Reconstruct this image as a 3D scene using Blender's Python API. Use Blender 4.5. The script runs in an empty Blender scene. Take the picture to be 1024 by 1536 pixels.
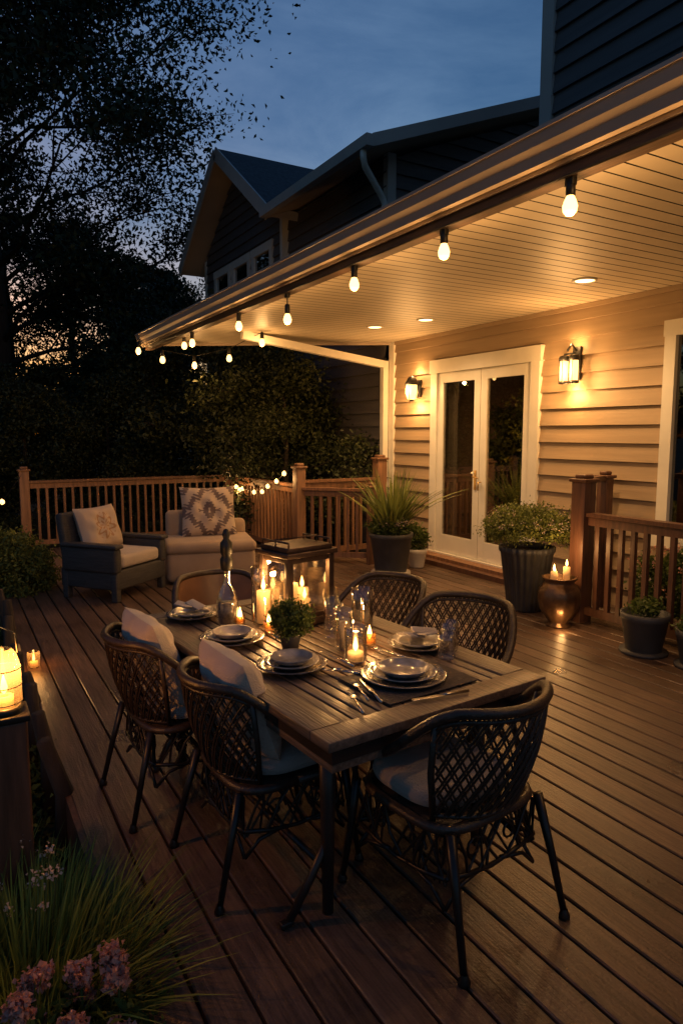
import bpy, bmesh, math, random
import numpy as np
from mathutils import Vector, Matrix, Euler
random.seed(7); np.random.seed(7)
R=math.radians
scene=bpy.context.scene
COL=scene.collection
scene.view_settings.view_transform='Standard'
scene.view_settings.look='None'
scene.view_settings.exposure=0
WARM=(1.0,0.51,0.165)
PW=2.45

# ---------------------------------------------------------------- materials
def newmat(name):
    m=bpy.data.materials.new(name); m.use_nodes=True
    nt=m.node_tree; b=nt.nodes['Principled BSDF']
    return m,nt,b
def mat(name,c,rough=0.6,metal=0.0,var=0.25,scale=8.0,bump=0.0,stretch=(1,1,1),bscale=None,spec=0.5,coat=0.0,sheen=0.0,isl=0.0):
    m,nt,b=newmat(name); N=nt.nodes; L=nt.links
    tc=N.new('ShaderNodeTexCoord'); mp=N.new('ShaderNodeMapping'); mp.inputs['Scale'].default_value=stretch
    L.new(tc.outputs['Object'],mp.inputs['Vector'])
    no=N.new('ShaderNodeTexNoise'); no.inputs['Scale'].default_value=scale; no.inputs['Detail'].default_value=6
    L.new(mp.outputs[0],no.inputs['Vector'])
    cr=N.new('ShaderNodeValToRGB')
    cr.color_ramp.elements[0].position=0.3; cr.color_ramp.elements[1].position=0.7
    cr.color_ramp.elements[0].color=(c[0]*(1-var),c[1]*(1-var),c[2]*(1-var),1)
    cr.color_ramp.elements[1].color=(min(1,c[0]*(1+var)),min(1,c[1]*(1+var)),min(1,c[2]*(1+var)),1)
    L.new(no.outputs['Fac'],cr.inputs['Fac'])
    out=cr.outputs['Color']
    if isl>0:
        g=N.new('ShaderNodeNewGeometry'); mr=N.new('ShaderNodeMapRange')
        mr.inputs['To Min'].default_value=1-isl; mr.inputs['To Max'].default_value=1+isl
        L.new(g.outputs['Random Per Island'],mr.inputs['Value'])
        vm=N.new('ShaderNodeVectorMath'); vm.operation='SCALE'
        L.new(out,vm.inputs[0]); L.new(mr.outputs[0],vm.inputs['Scale']); out=vm.outputs[0]
    L.new(out,b.inputs['Base Color'])
    b.inputs['Roughness'].default_value=rough; b.inputs['Metallic'].default_value=metal
    b.inputs['Specular IOR Level'].default_value=spec
    b.inputs['Coat Weight'].default_value=coat
    b.inputs['Sheen Weight'].default_value=sheen
    if bump>0:
        n2=N.new('ShaderNodeTexNoise'); n2.inputs['Scale'].default_value=bscale or scale*3; n2.inputs['Detail'].default_value=5
        L.new(mp.outputs[0],n2.inputs['Vector'])
        bp=N.new('ShaderNodeBump'); bp.inputs['Strength'].default_value=bump; bp.inputs['Distance'].default_value=0.01
        L.new(n2.outputs['Fac'],bp.inputs['Height']); L.new(bp.outputs[0],b.inputs['Normal'])
    return m
def emis(name,c,s,base=None):
    m,nt,b=newmat(name); base=base or c
    b.inputs['Base Color'].default_value=(base[0],base[1],base[2],1)
    b.inputs['Emission Color'].default_value=(c[0],c[1],c[2],1); b.inputs['Emission Strength'].default_value=s
    try: m.cycles.emission_sampling='NONE'
    except Exception: pass
    return m
def glass(name,tint=(1,1,1),refl=0.12,rough=0.02,milky=0.0):
    m=bpy.data.materials.new(name); m.use_nodes=True; nt=m.node_tree; N=nt.nodes; L=nt.links
    for n in list(N): N.remove(n)
    o=N.new('ShaderNodeOutputMaterial'); t=N.new('ShaderNodeBsdfTransparent'); t.inputs[0].default_value=(*tint,1)
    g=N.new('ShaderNodeBsdfGlossy'); g.inputs['Roughness'].default_value=rough
    lw=N.new('ShaderNodeLayerWeight'); lw.inputs['Blend'].default_value=0.35
    mr=N.new('ShaderNodeMapRange'); mr.inputs['To Min'].default_value=refl; mr.inputs['To Max'].default_value=0.8
    L.new(lw.outputs['Facing'],mr.inputs['Value'])
    mx=N.new('ShaderNodeMixShader'); L.new(mr.outputs[0],mx.inputs[0]); L.new(t.outputs[0],mx.inputs[1]); L.new(g.outputs[0],mx.inputs[2])
    res=mx.outputs[0]
    if milky>0:
        tr=N.new('ShaderNodeBsdfTranslucent'); tr.inputs[0].default_value=(*tint,1)
        m2=N.new('ShaderNodeMixShader'); m2.inputs[0].default_value=milky
        L.new(res,m2.inputs[1]); L.new(tr.outputs[0],m2.inputs[2]); res=m2.outputs[0]
    L.new(res,o.inputs[0]); return m

def leafmat(name,c,var=0.45,trans=0.3):
    m=bpy.data.materials.new(name); m.use_nodes=True; nt=m.node_tree; N=nt.nodes; L=nt.links
    b=N['Principled BSDF']; o=N['Material Output']
    g=N.new('ShaderNodeNewGeometry')
    cr=N.new('ShaderNodeValToRGB'); e=cr.color_ramp.elements
    e[0].color=(c[0]*(1-var),c[1]*(1-var),c[2]*(1-var),1)
    e[1].color=(c[0]*(1+var)*1.15,c[1]*(1+var),c[2]*(1+var)*.8,1)
    L.new(g.outputs['Random Per Island'],cr.inputs[0]); L.new(cr.outputs[0],b.inputs['Base Color'])
    b.inputs['Roughness'].default_value=0.55; b.inputs['Specular IOR Level'].default_value=0.3
    if trans>0:
        t=N.new('ShaderNodeBsdfTranslucent'); L.new(cr.outputs[0],t.inputs[0])
        mx=N.new('ShaderNodeMixShader'); mx.inputs[0].default_value=trans
        L.new(b.outputs[0],mx.inputs[1]); L.new(t.outputs[0],mx.inputs[2]); L.new(mx.outputs[0],o.inputs[0])
    return m

def deckmat():
    m,nt,b=newmat('composite_deck'); N=nt.nodes; L=nt.links
    tc=N.new('ShaderNodeTexCoord')
    g=N.new('ShaderNodeNewGeometry')
    mp=N.new('ShaderNodeMapping'); mp.inputs['Scale'].default_value=(28,1.6,28)
    cx=N.new('ShaderNodeCombineXYZ'); mul=N.new('ShaderNodeMath'); mul.operation='MULTIPLY'; mul.inputs[1].default_value=37
    L.new(g.outputs['Random Per Island'],mul.inputs[0]); L.new(mul.outputs[0],cx.inputs[1])
    ad=N.new('ShaderNodeVectorMath'); L.new(tc.outputs['Object'],ad.inputs[0]); L.new(cx.outputs[0],ad.inputs[1])
    L.new(ad.outputs[0],mp.inputs['Vector'])
    no=N.new('ShaderNodeTexNoise'); no.inputs['Scale'].default_value=2.2; no.inputs['Detail'].default_value=8; no.inputs['Roughness'].default_value=0.65; no.inputs['Distortion'].default_value=0.6
    L.new(mp.outputs[0],no.inputs['Vector'])
    cr=N.new('ShaderNodeValToRGB'); e=cr.color_ramp.elements
    e[0].position=.32; e[0].color=(.058,.036,.025,1); e[1].position=.7; e[1].color=(.172,.106,.072,1)
    L.new(no.outputs['Fac'],cr.inputs[0])
    mr=N.new('ShaderNodeMapRange'); mr.inputs['To Min'].default_value=.72; mr.inputs['To Max'].default_value=1.25
    L.new(g.outputs['Random Per Island'],mr.inputs['Value'])
    big=N.new('ShaderNodeTexNoise'); big.inputs['Scale'].default_value=1.7; big.inputs['Detail'].default_value=5
    L.new(tc.outputs['Object'],big.inputs['Vector'])
    mb=N.new('ShaderNodeMapRange'); mb.inputs['From Min'].default_value=.3; mb.inputs['From Max'].default_value=.7; mb.inputs['To Min'].default_value=.75; mb.inputs['To Max'].default_value=1.2
    L.new(big.outputs['Fac'],mb.inputs['Value'])
    mm=N.new('ShaderNodeMath'); mm.operation='MULTIPLY'; L.new(mr.outputs[0],mm.inputs[0]); L.new(mb.outputs[0],mm.inputs[1])
    vs=N.new('ShaderNodeVectorMath'); vs.operation='SCALE'; L.new(cr.outputs[0],vs.inputs[0]); L.new(mm.outputs[0],vs.inputs['Scale'])
    L.new(vs.outputs[0],b.inputs['Base Color'])
    rr=N.new('ShaderNodeMapRange'); rr.inputs['From Min'].default_value=.3; rr.inputs['From Max'].default_value=.7; rr.inputs['To Min'].default_value=.26; rr.inputs['To Max'].default_value=.46
    L.new(big.outputs['Fac'],rr.inputs['Value']); L.new(rr.outputs[0],b.inputs['Roughness'])
    fine=N.new('ShaderNodeTexNoise'); fine.inputs['Scale'].default_value=90; fine.inputs['Detail'].default_value=3; L.new(tc.outputs['Object'],fine.inputs['Vector'])
    sm=N.new('ShaderNodeMath'); sm.operation='MULTIPLY_ADD'; sm.inputs[1].default_value=.5; L.new(fine.outputs['Fac'],sm.inputs[0]); L.new(no.outputs['Fac'],sm.inputs[2])
    bp=N.new('ShaderNodeBump'); bp.inputs['Strength'].default_value=.75; bp.inputs['Distance'].default_value=.004
    L.new(sm.outputs[0],bp.inputs['Height']); L.new(bp.outputs[0],b.inputs['Normal'])
    return m

M={}
M['deck']=deckmat()
M['siding']=mat('tan_siding',(.36,.26,.165),.55,var=.12,scale=3,bump=.15,stretch=(1,.3,6),bscale=12)
M['siding_dark']=mat('dark_siding',(.115,.105,.105),.6,var=.14,scale=3,bump=.1,stretch=(1,.3,6))
M['trim']=mat('white_trim',(.74,.70,.62),.45,var=.05,scale=5)
M['gutter']=mat('tan_gutter',(.50,.40,.31),.45,var=.06,scale=2)
M['eave']=mat('eave_trim',(.50,.46,.42),.5,var=.08,scale=2)
M['ceil']=mat('porch_ceiling_paint',(.64,.55,.42),.5,var=.05,scale=3)
M['soffit']=mat('soffit',(.52,.41,.31),.6,var=.1,scale=2)
M['groove']=mat('groove_shadow',(.05,.04,.03),.9)
M['beam']=mat('dark_wood_beam',(.075,.042,.026),.5,var=.3,scale=6,stretch=(8,.6,8),bump=.2)
M['shingle']=mat('shingle',(.05,.055,.065),.85,var=.4,scale=14,bump=.5)
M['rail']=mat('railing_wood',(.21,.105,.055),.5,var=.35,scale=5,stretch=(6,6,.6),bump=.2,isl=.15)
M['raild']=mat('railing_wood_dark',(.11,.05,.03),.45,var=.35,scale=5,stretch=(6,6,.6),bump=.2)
M['table']=mat('weathered_table_wood',(.13,.088,.063),.38,var=.42,scale=5,stretch=(14,1,14),bump=.35,bscale=9,isl=.22)
M['tablemetal']=mat('table_metal',(.05,.035,.028),.4,metal=.5)
M['wicker']=mat('dark_wicker',(.042,.027,.019),.38,var=.35,scale=40,bump=.3)
M['iron']=mat('dark_iron',(.025,.019,.016),.35,metal=.4,var=.3,scale=30)
M['cream']=mat('cream_fabric',(.50,.42,.34),.9,var=.08,scale=5,bump=.5,bscale=160,sheen=.3)
M['grayf']=mat('grey_seat_fabric',(.38,.33,.29),.9,var=.1,scale=5,bump=.5,bscale=160,sheen=.3)
M['tanf']=mat('tan_fabric',(.36,.26,.18),.9,var=.1,scale=5,bump=.5,bscale=140,sheen=.2)
M['brownback']=mat('brown_leather',(.16,.08,.045),.45,var=.2,scale=8,bump=.2)
M['rattan']=mat('charcoal_rattan',(.045,.043,.045),.6,var=.3,scale=6,stretch=(1,1,12),bump=.7,bscale=22)
M['pot']=mat('charcoal_pot',(.05,.05,.055),.55,var=.25,scale=6,bump=.2)
M['potw']=mat('white_pot',(.55,.50,.45),.5,var=.1)
M['urn']=mat('bronze_urn',(.15,.085,.045),.35,metal=.6,var=.4,scale=9,bump=.3)
M['soil']=mat('soil',(.035,.024,.017),.95,var=.4,scale=20,bump=.8)
M['grass']=mat('ground_cover',(.028,.036,.014),.95,var=.5,scale=3,bump=.9,bscale=30)
M['bark']=mat('bark',(.04,.03,.023),.9,var=.4,scale=4,stretch=(4,4,.6),bump=.8)
M['leaf']=leafmat('tree_leaf',(.030,.045,.02),trans=0)
M['leafd']=leafmat('dark_leaf',(.028,.040,.016),trans=0)
M['leafg']=leafmat('plant_leaf',(.085,.13,.035))
M['leafp']=leafmat('olive_plant_leaf',(.15,.19,.055))
M['blade']=leafmat('grass_blade',(.20,.26,.055))
M['pink']=leafmat('pink_petal',(.60,.34,.31),var=.18)
M['white']=leafmat('white_petal',(.6,.52,.5),var=.15)
M['bulb']=emis('bulb_glow',(1,.58,.19),4.2)
M['disc']=emis('downlight_glow',(1,.66,.30),5)
M['lampg']=emis('lamp_glow',(1,.58,.20),2.8)
M['flame']=emis('flame',(1,.58,.17),9)
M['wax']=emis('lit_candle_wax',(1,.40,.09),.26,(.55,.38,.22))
M['waxu']=mat('unlit_wax',(.3,.25,.2),.5,var=.1)
M['black']=mat('black_socket',(.012,.011,.01),.45,var=.2)
M['glass']=glass('clear_glass',(.96,.95,.93),.10)
M['pane']=glass('door_pane',(.80,.78,.74),.08,.01)
M['paned']=glass('window_pane',(.35,.36,.38),.14,.01)
M['amber']=glass('amber_glass',(1,.70,.38),.14,.05,milky=.06)
M['ceramic']=mat('grey_stoneware',(.27,.25,.24),.18,var=.35,scale=22,coat=.4)
M['ceramicr']=mat('stoneware_rim',(.12,.10,.09),.25,var=.5,scale=60,coat=.3)
M['steel']=mat('cutlery_steel',(.5,.46,.42),.22,metal=1,var=.1)
M['mat']=mat('woven_placemat',(.06,.045,.038),.8,var=.4,scale=60,bump=.6)
M['lant']=mat('aged_lantern_metal',(.085,.052,.036),.4,metal=.5,var=.35,scale=15,bump=.2)
M['room']=mat('interior_wall',(.14,.10,.07),.8,var=.1)
M['curtain']=mat('curtain_linen',(.45,.40,.34),.85,var=.08,scale=4)
M['brass']=mat('brass',(.6,.4,.16),.3,metal=1,var=.1)

def pillowpat(name,base,dark,scale,kind):
    m,nt,b=newmat(name); N=nt.nodes; L=nt.links
    tc=N.new('ShaderNodeTexCoord'); sp=N.new('ShaderNodeSeparateXYZ'); L.new(tc.outputs['Object'],sp.inputs[0])
    def ma(op,a,bb=None):
        n=N.new('ShaderNodeMath'); n.operation=op
        for i,v in enumerate((a,bb)):
            if v is None: continue
            if isinstance(v,(int,float)): n.inputs[i].default_value=v
            else: L.new(v,n.inputs[i])
        return n.outputs[0]
    ax=ma('ABSOLUTE',sp.outputs[0]); ay=ma('ABSOLUTE',sp.outputs[1])
    if kind=='kilim':
        d=ma('ADD',ax,ay); s=ma('SINE',ma('MULTIPLY',d,scale))
        s2=ma('SINE',ma('MULTIPLY',ma('SUBTRACT',ax,ay),scale*2.7)); s3=ma('SINE',ma('MULTIPLY',ay,scale*3.3))
        v=ma('ADD',s,ma('MULTIPLY',ma('MULTIPLY',s2,s3),.9))
    else:
        r=ma('SQRT',ma('ADD',ma('MULTIPLY',ax,ax),ma('MULTIPLY',ay,ay)))
        a=ma('ARCTAN2',sp.outputs[1],sp.outputs[0])
        v=ma('SINE',ma('ADD',ma('MULTIPLY',r,scale),ma('MULTIPLY',ma('SINE',ma('MULTIPLY',a,8)),2.2)))
        fade=ma('LESS_THAN',r,.15); v=ma('SUBTRACT',ma('MULTIPLY',ma('ADD',v,1),fade),1)
    no=N.new('ShaderNodeTexNoise'); no.inputs['Scale'].default_value=30; L.new(tc.outputs['Object'],no.inputs['Vector'])
    v=ma('ADD',v,ma('MULTIPLY',ma('SUBTRACT',no.outputs['Fac'],.5),1.2))
    cr=N.new('ShaderNodeValToRGB'); e=cr.color_ramp.elements
    e[0].position=.15; e[0].color=(*base,1); e[1].position=.45; e[1].color=(*dark,1)
    L.new(v,cr.inputs[0]); L.new(cr.outputs[0],b.inputs['Base Color']); b.inputs['Roughness'].default_value=.9
    return m
M['kilim']=pillowpat('kilim_fabric',(.50,.40,.32),(.15,.11,.11),26,'kilim')
M['medal']=pillowpat('medallion_fabric',(.50,.40,.32),(.36,.22,.13),75,'medal')

# ---------------------------------------------------------------- mesh builder
class MB:
    def __init__(s): s.v=[];s.f=[];s.mi=[];s.sm=[];s.mats=[];s.T=Matrix.Identity(4)
    def m(s,k):
        if k not in s.mats: s.mats.append(k)
        return s.mats.index(k)
    def add(s,vs,fs,k,smooth=False):
        o=len(s.v); T=s.T
        s.v+= [tuple(T@Vector(p)) for p in vs]
        i=s.m(k)
        for f in fs: s.f.append([o+a for a in f]); s.mi.append(i); s.sm.append(smooth)
    def box(s,c,d,k,rot=None):
        hx,hy,hz=d[0]/2,d[1]/2,d[2]/2
        vs=[Vector((x*hx,y*hy,z*hz)) for z in(-1,1) for y in(-1,1) for x in(-1,1)]
        if rot: Rm=Euler(rot).to_matrix(); vs=[Rm@v for v in vs]
        C=Vector(c); s.add([v+C for v in vs],[(0,2,3,1),(4,5,7,6),(0,1,5,4),(2,6,7,3),(0,4,6,2),(1,3,7,5)],k)
    def bx(s,x0,x1,y0,y1,z0,z1,k): s.box(((x0+x1)/2,(y0+y1)/2,(z0+z1)/2),(abs(x1-x0),abs(y1-y0),abs(z1-z0)),k)
    def rbox(s,c,d,k,r=.02,rot=None,seg=3):
        bm=bmesh.new(); bmesh.ops.create_cube(bm,size=1)
        for v in bm.verts: v.co=Vector((v.co.x*d[0],v.co.y*d[1],v.co.z*d[2]))
        bmesh.ops.bevel(bm,geom=bm.edges[:]+bm.verts[:],offset=r,segments=seg,affect='EDGES',profile=.5)
        bm.verts.index_update()
        Rm=Euler(rot).to_matrix() if rot else Matrix.Identity(3)
        C=Vector(c)
        s.add([Rm@v.co+C for v in bm.verts],[[v.index for v in f.verts] for f in bm.faces],k,True); bm.free()
    def beam(s,p0,p1,w,h,k):
        p0=Vector(p0);p1=Vector(p1);d=(p1-p0);u=d.normalized()
        side=u.cross(Vector((0,0,1)))
        if side.length<1e-4: side=Vector((1,0,0))
        side.normalize(); up=side.cross(u)
        vs=[]
        for p in(p0,p1):
            for a,b in((-1,-1),(1,-1),(1,1),(-1,1)): vs.append(p+side*a*w/2+up*b*h/2)
        s.add(vs,[(0,3,2,1),(4,5,6,7),(0,1,5,4),(1,2,6,5),(2,3,7,6),(3,0,4,7)],k)
    def tube(s,pts,r,k,n=6,caps=True):
        pts=[Vector(p) for p in pts]; N=len(pts)
        rs=r if isinstance(r,(list,tuple)) else [r]*N
        vs=[];ref=None
        for i,p in enumerate(pts):
            t=(pts[min(i+1,N-1)]-pts[max(i-1,0)]).normalized()
            if ref is None:
                ref=Vector((0,0,1)) if abs(t.z)<.9 else Vector((1,0,0))
            a=t.cross(ref)
            if a.length<1e-5: a=t.orthogonal()
            a.normalize(); b=t.cross(a)
            for j in range(n):
                q=2*math.pi*j/n; vs.append(p+(a*math.cos(q)+b*math.sin(q))*rs[i])
        fs=[]
        for i in range(N-1):
            for j in range(n): fs.append((i*n+j,i*n+(j+1)%n,(i+1)*n+(j+1)%n,(i+1)*n+j))
        if caps: fs.append(list(range(n))[::-1]); fs.append([(N-1)*n+j for j in range(n)])
        s.add(vs,fs,k,True)
    def lathe(s,prof,c,k,n=28,flute=0,fd=0):
        C=Vector(c);vs=[];fs=[]
        for (r,z) in prof:
            for j in range(n):
                a=2*math.pi*j/n; rr=r*(1+(fd*math.cos(flute*a) if flute else 0)); vs.append(C+Vector((rr*math.cos(a),rr*math.sin(a),z)))
        for i in range(len(prof)-1):
            for j in range(n): fs.append((i*n+j,i*n+(j+1)%n,(i+1)*n+(j+1)%n,(i+1)*n+j))
        s.add(vs,fs,k,True)
    def cyl(s,c,r,h,k,n=20,r2=None):
        r2=r if r2 is None else r2
        s.lathe([(1e-4,0),(r,0),(r2,h),(1e-4,h)],c,k,n)
    def prism(s,poly,dz,k,kt=None,kb=None):
        n=len(poly); top=[Vector(p) for p in poly]; bot=[p-Vector((0,0,dz)) for p in top]
        s.add(top,[list(range(n))],kt or k); s.add(bot,[list(range(n))[::-1]],kb or k)
        for i in range(n):
            j=(i+1)%n; s.add([top[i],bot[i],bot[j],top[j]],[(0,1,2,3)],k)
    def obj(s,name,parent=None,loc=None,rot=None):
        me=bpy.data.meshes.new(name); me.from_pydata(s.v,[],s.f)
        for k in s.mats: me.materials.append(M[k])
        me.polygons.foreach_set('material_index',s.mi); me.polygons.foreach_set('use_smooth',s.sm); me.update()
        return place(me,name,parent,loc,rot)
def place(me,name,parent=None,loc=None,rot=None,scale=None):
    o=bpy.data.objects.new(name,me); COL.objects.link(o)
    if parent: o.parent=parent
    if loc: o.location=loc
    if rot: o.rotation_euler=rot
    if scale: o.scale=scale
    return o
def empty(name,loc=(0,0,0),rz=0,parent=None):
    o=bpy.data.objects.new(name,None); COL.objects.link(o); o.location=loc; o.rotation_euler=(0,0,rz); o.empty_display_size=.1
    if parent:o.parent=parent
    return o
def point(loc,p,parent,r=.02,c=WARM,name='glow'):
    l=bpy.data.lights.new(name,'POINT'); l.energy=p*PW; l.color=c; l.shadow_soft_size=r
    o=bpy.data.objects.new(name,l); COL.objects.link(o); o.location=loc; o.parent=parent; return o
def take(o): me=o.data; bpy.data.objects.remove(o); return me

def leafmesh(name,cent,L,W,k,dirs=None):
    cent=np.asarray(cent); n=len(cent)
    a=np.random.normal(size=(n,3)) if dirs is None else dirs+np.random.normal(size=(n,3))*.5
    a/=np.linalg.norm(a,axis=1)[:,None]
    b=np.cross(a,np.random.normal(size=(n,3))); b/=np.linalg.norm(b,axis=1)[:,None]
    s=np.random.uniform(.6,1.3,size=(n,1))
    c2=np.cross(a,b)*W*.35*s
    v=np.stack([cent-a*L*s*.5,cent+b*W*s*.5+c2,cent+a*L*s*.5,cent-b*W*s*.5+c2],axis=1).reshape(-1,3)
    me=bpy.data.meshes.new(name)
    me.vertices.add(4*n); me.vertices.foreach_set('co',v.astype(np.float32).ravel())
    me.loops.add(4*n); me.loops.foreach_set('vertex_index',np.arange(4*n,dtype=np.int32))
    me.polygons.add(n); me.polygons.foreach_set('loop_start',np.arange(0,4*n,4,dtype=np.int32)); me.polygons.foreach_set('loop_total',np.full(n,4,dtype=np.int32))
    me.materials.append(M[k]); me.update(calc_edges=True); me.validate()
    return me
def clumps(center,rad,ncl,per,spread,shell=.55,lower=-1):
    out=[]
    for i in range(ncl):
        d=np.random.normal(size=3); d/=np.linalg.norm(d)
        if d[2]<lower: d[2]=abs(d[2])*.4
        r=np.random.uniform(shell,1)**.7
        c=np.array(center)+d*np.array(rad)*r
        out.append(c+np.random.normal(size=(per,3))*spread*np.random.uniform(.6,1.3))
    return np.concatenate(out)

# ---------------------------------------------------------------- ground & deck
g=MB(); g.add([(-250,-120,-.32),(250,-120,-.32),(250,380,-.32),(-250,380,-.32)],[(0,1,2,3)],'grass'); g.obj('ground')

DX0,DX1,DY0,DY1=.42,5.66,-1.2,10.85
deck=empty('deck')
d=MB(); w=.136; gap=.011; x=DX0
while x<DX1-.01:
    x1=min(x+w,DX1); c=.005; ye=DY1 if x1<4.2 else 8.2
    pr=[(x,-.03),(x,-c),(x+c,0),(x1-c,0),(x1,-c),(x1,-.03)]
    vs=[(px,DY0,pz) for px,pz in pr]+[(px,ye,pz) for px,pz in pr]
    n=6; fs=[(i,(i+1)%n,n+(i+1)%n,n+i) for i in range(n)]
    fs=[f[::-1] for f in fs]+[tuple(range(n)),tuple(range(n,2*n))[::-1]]
    d.add(vs,fs,'deck'); x=x1+gap
d.obj('boards',deck)
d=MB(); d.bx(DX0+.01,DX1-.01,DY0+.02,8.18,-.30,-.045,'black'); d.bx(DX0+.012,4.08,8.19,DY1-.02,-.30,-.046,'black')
d.bx(DX0-.025,DX0,DY0,DY1,-.31,-.002,'raild'); d.bx(DX0,4.1,DY1,DY1+.025,-.31,-.002,'raild'); d.obj('substructure',deck)

# ---------------------------------------------------------------- house
house=empty('house')
WX=5.70
def siding(mb,axis,plane,a0,a1,z0,z1,pitch,k,ext=None):
    kk=int(math.floor(z0/pitch))
    while kk*pitch<z1-1e-4:
        zb=max(z0,kk*pitch); zt=min(z1,kk*pitch+pitch)
        ob=.034-.032*(zb-kk*pitch)/pitch; ot=.034-.032*(zt-kk*pitch)/pitch
        if ext: (b0,b1),(t0,t1)=ext(zb),ext(zt)
        else: b0=t0=a0;b1=t1=a1
        if b1-b0>.02:
            P=(lambda a,o,z:(plane-o,a,z)) if axis=='X' else (lambda a,o,z:(a,plane-o,z))
            mb.add([P(b0,ob,zb),P(b1,ob,zb),P(t1,ot,zt),P(t0,ot,zt)],[(0,1,2,3)],k)
            mb.add([P(b0,ob,zb),P(b1,ob,zb),P(b1,0,zb),P(b0,0,zb)],[(0,1,2,3)],k)
        kk+=1
YC=8.29
DR0,DR1,DZ=5.47,7.40,2.62
WN0,WN1,WZ0,WZ1=2.55,3.98,.68,2.68
h=MB(); P=.178
siding(h,'X',WX,DR1,YC,-.3,3.02,P,'siding')
siding(h,'X',WX,DR0,DR1,DZ,3.02,P,'siding')
siding(h,'X',WX,WN1,DR0,-.3,3.02,P,'siding')
siding(h,'X',WX,WN0,WN1,-.3,WZ0,P,'siding')
siding(h,'X',WX,WN0,WN1,WZ1,3.02,P,'siding')
siding(h,'X',WX,-3,WN0,-.3,3.02,P,'siding')
h.obj('porch_wall_siding',house)
h=MB()
h.bx(WX-.05,WX+.07,YC,YC+.12,-.3,3.0,'trim')
h.beam((5.60,8.46,2.69),(3.40,8.46,2.96),.09,.10,'trim')
h.bx(5.56,5.645,8.415,8.50,.0,2.74,'trim')
h.bx(WX-.06,WX+.03,DR0,DR0+.13,.10,DZ,'trim'); h.bx(WX-.06,WX+.03,DR1-.13,DR1,.10,DZ,'trim')
h.bx(WX-.07,WX+.03,DR0-.02,DR1+.02,DZ-.14,DZ+.03,'trim'); h.bx(WX-.075,WX+.03,DR0,DR1,.06,.12,'trim')
h.bx(WX-.055,WX+.03,WN1-.11,WN1,WZ0,WZ1,'trim'); h.bx(WX-.055,WX+.03,WN0,WN0+.11,WZ0,WZ1,'trim')
h.bx(WX-.06,WX+.03,WN0-.01,WN1+.01,WZ1-.12,WZ1+.02,'trim'); h.bx(WX-.08,WX+.03,WN0-.03,WN1+.03,WZ0-.02,WZ0+.09,'trim')
h.bx(WX-.03,WX+.02,3.24,3.29,WZ0+.09,WZ1-.12,'trim')
h.obj('porch_trim',house)
door=MB(); mid=(DR0+DR1)/2
for a,b in((DR0+.135,mid-.004),(mid+.004,DR1-.135)):
    fx0,fx1=WX-.035,WX+.012
    door.bx(fx0,fx1,a,a+.11,.125,DZ-.145,'trim'); door.bx(fx0,fx1,b-.11,b,.125,DZ-.145,'trim')
    door.bx(fx0+.001,fx1-.001,a+.11,b-.11,.125,.36,'trim'); door.bx(fx0+.001,fx1-.001,a+.11,b-.11,DZ-.27,DZ-.145,'trim')
    door.bx(WX-.02,WX-.014,a+.11,b-.11,.36,DZ-.27,'pane')
door.bx(WX-.05,WX-.034,mid+.045,mid+.075,1.0,1.24,'brass'); door.tube([(WX-.045,mid+.06,1.16),(WX-.09,mid+.06,1.16),(WX-.095,mid-.05,1.15)],.009,'brass',8)
door.tube([(WX-.045,mid-.05,1.10),(WX-.09,mid-.05,1.10),(WX-.092,mid-.05,1.0)],.009,'brass',8)
door.obj('french_door',house)
wn=MB(); wn.bx(WX-.012,WX-.006,WN0+.11,WN1-.11,WZ0+.09,WZ1-.12,'paned'); wn.obj('window_glass',house)
r=MB()
X0,X1,Y0,Y1=WX+.05,9.2,-2.5,8.2
r.add([(X0,Y0,.05),(X1,Y0,.05),(X1,Y1,.05),(X0,Y1,.05)],[(0,1,2,3)],'room')
r.add([(X0,Y0,2.9),(X1,Y0,2.9),(X1,Y1,2.9),(X0,Y1,2.9)],[(0,3,2,1)],'room')
r.add([(X1,Y0,.05),(X1,Y0,2.9),(X1,Y1,2.9),(X1,Y1,.05)],[(0,1,2,3)],'room')
r.add([(X0,Y1,.05),(X1,Y1,.05),(X1,Y1,2.9),(X0,Y1,2.9)],[(0,1,2,3)],'room')
for y0,y1,z0,z1 in((DR1-.1,8.3,-.3,3),(WN1-.05,DR0+.1,-.3,3),(DR0+.1,DR1-.1,DZ-.1,3),(WN0,WN1-.05,-.3,WZ0+.05),(WN0,WN1-.05,WZ1-.05,3),(-3,WN0+.05,-.3,3)):
    r.bx(WX+.032,WX+.05,y0,y1,z0,z1,'room')
r.obj('interior_room',house)
cu=MB()
def curtain(mb,x,y0,y1,z0,z1):
    n=60;vs=[];fs=[]
    for i in range(n+1):
        y=y0+(y1-y0)*i/n; dx=.03*math.sin(i*.9)+.012*math.sin(i*2.3)
        vs+=[(x+dx,y,z0),(x+dx*.7,y,z1)]
    for i in range(n): fs.append((2*i,2*i+2,2*i+3,2*i+1))
    mb.add(vs,fs,'curtain',True)
curtain(cu,WX+.16,7.10,7.46,.1,2.5); curtain(cu,WX+.16,3.75,4.1,.3,2.6)
cu.obj('curtains',house)
st=MB(); st.bx(5.36,5.625,5.25,7.62,.002,.06,'raild'); st.bx(5.46,5.626,5.3,7.55,.061,.10,'rail'); st.obj('door_step',house)

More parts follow.
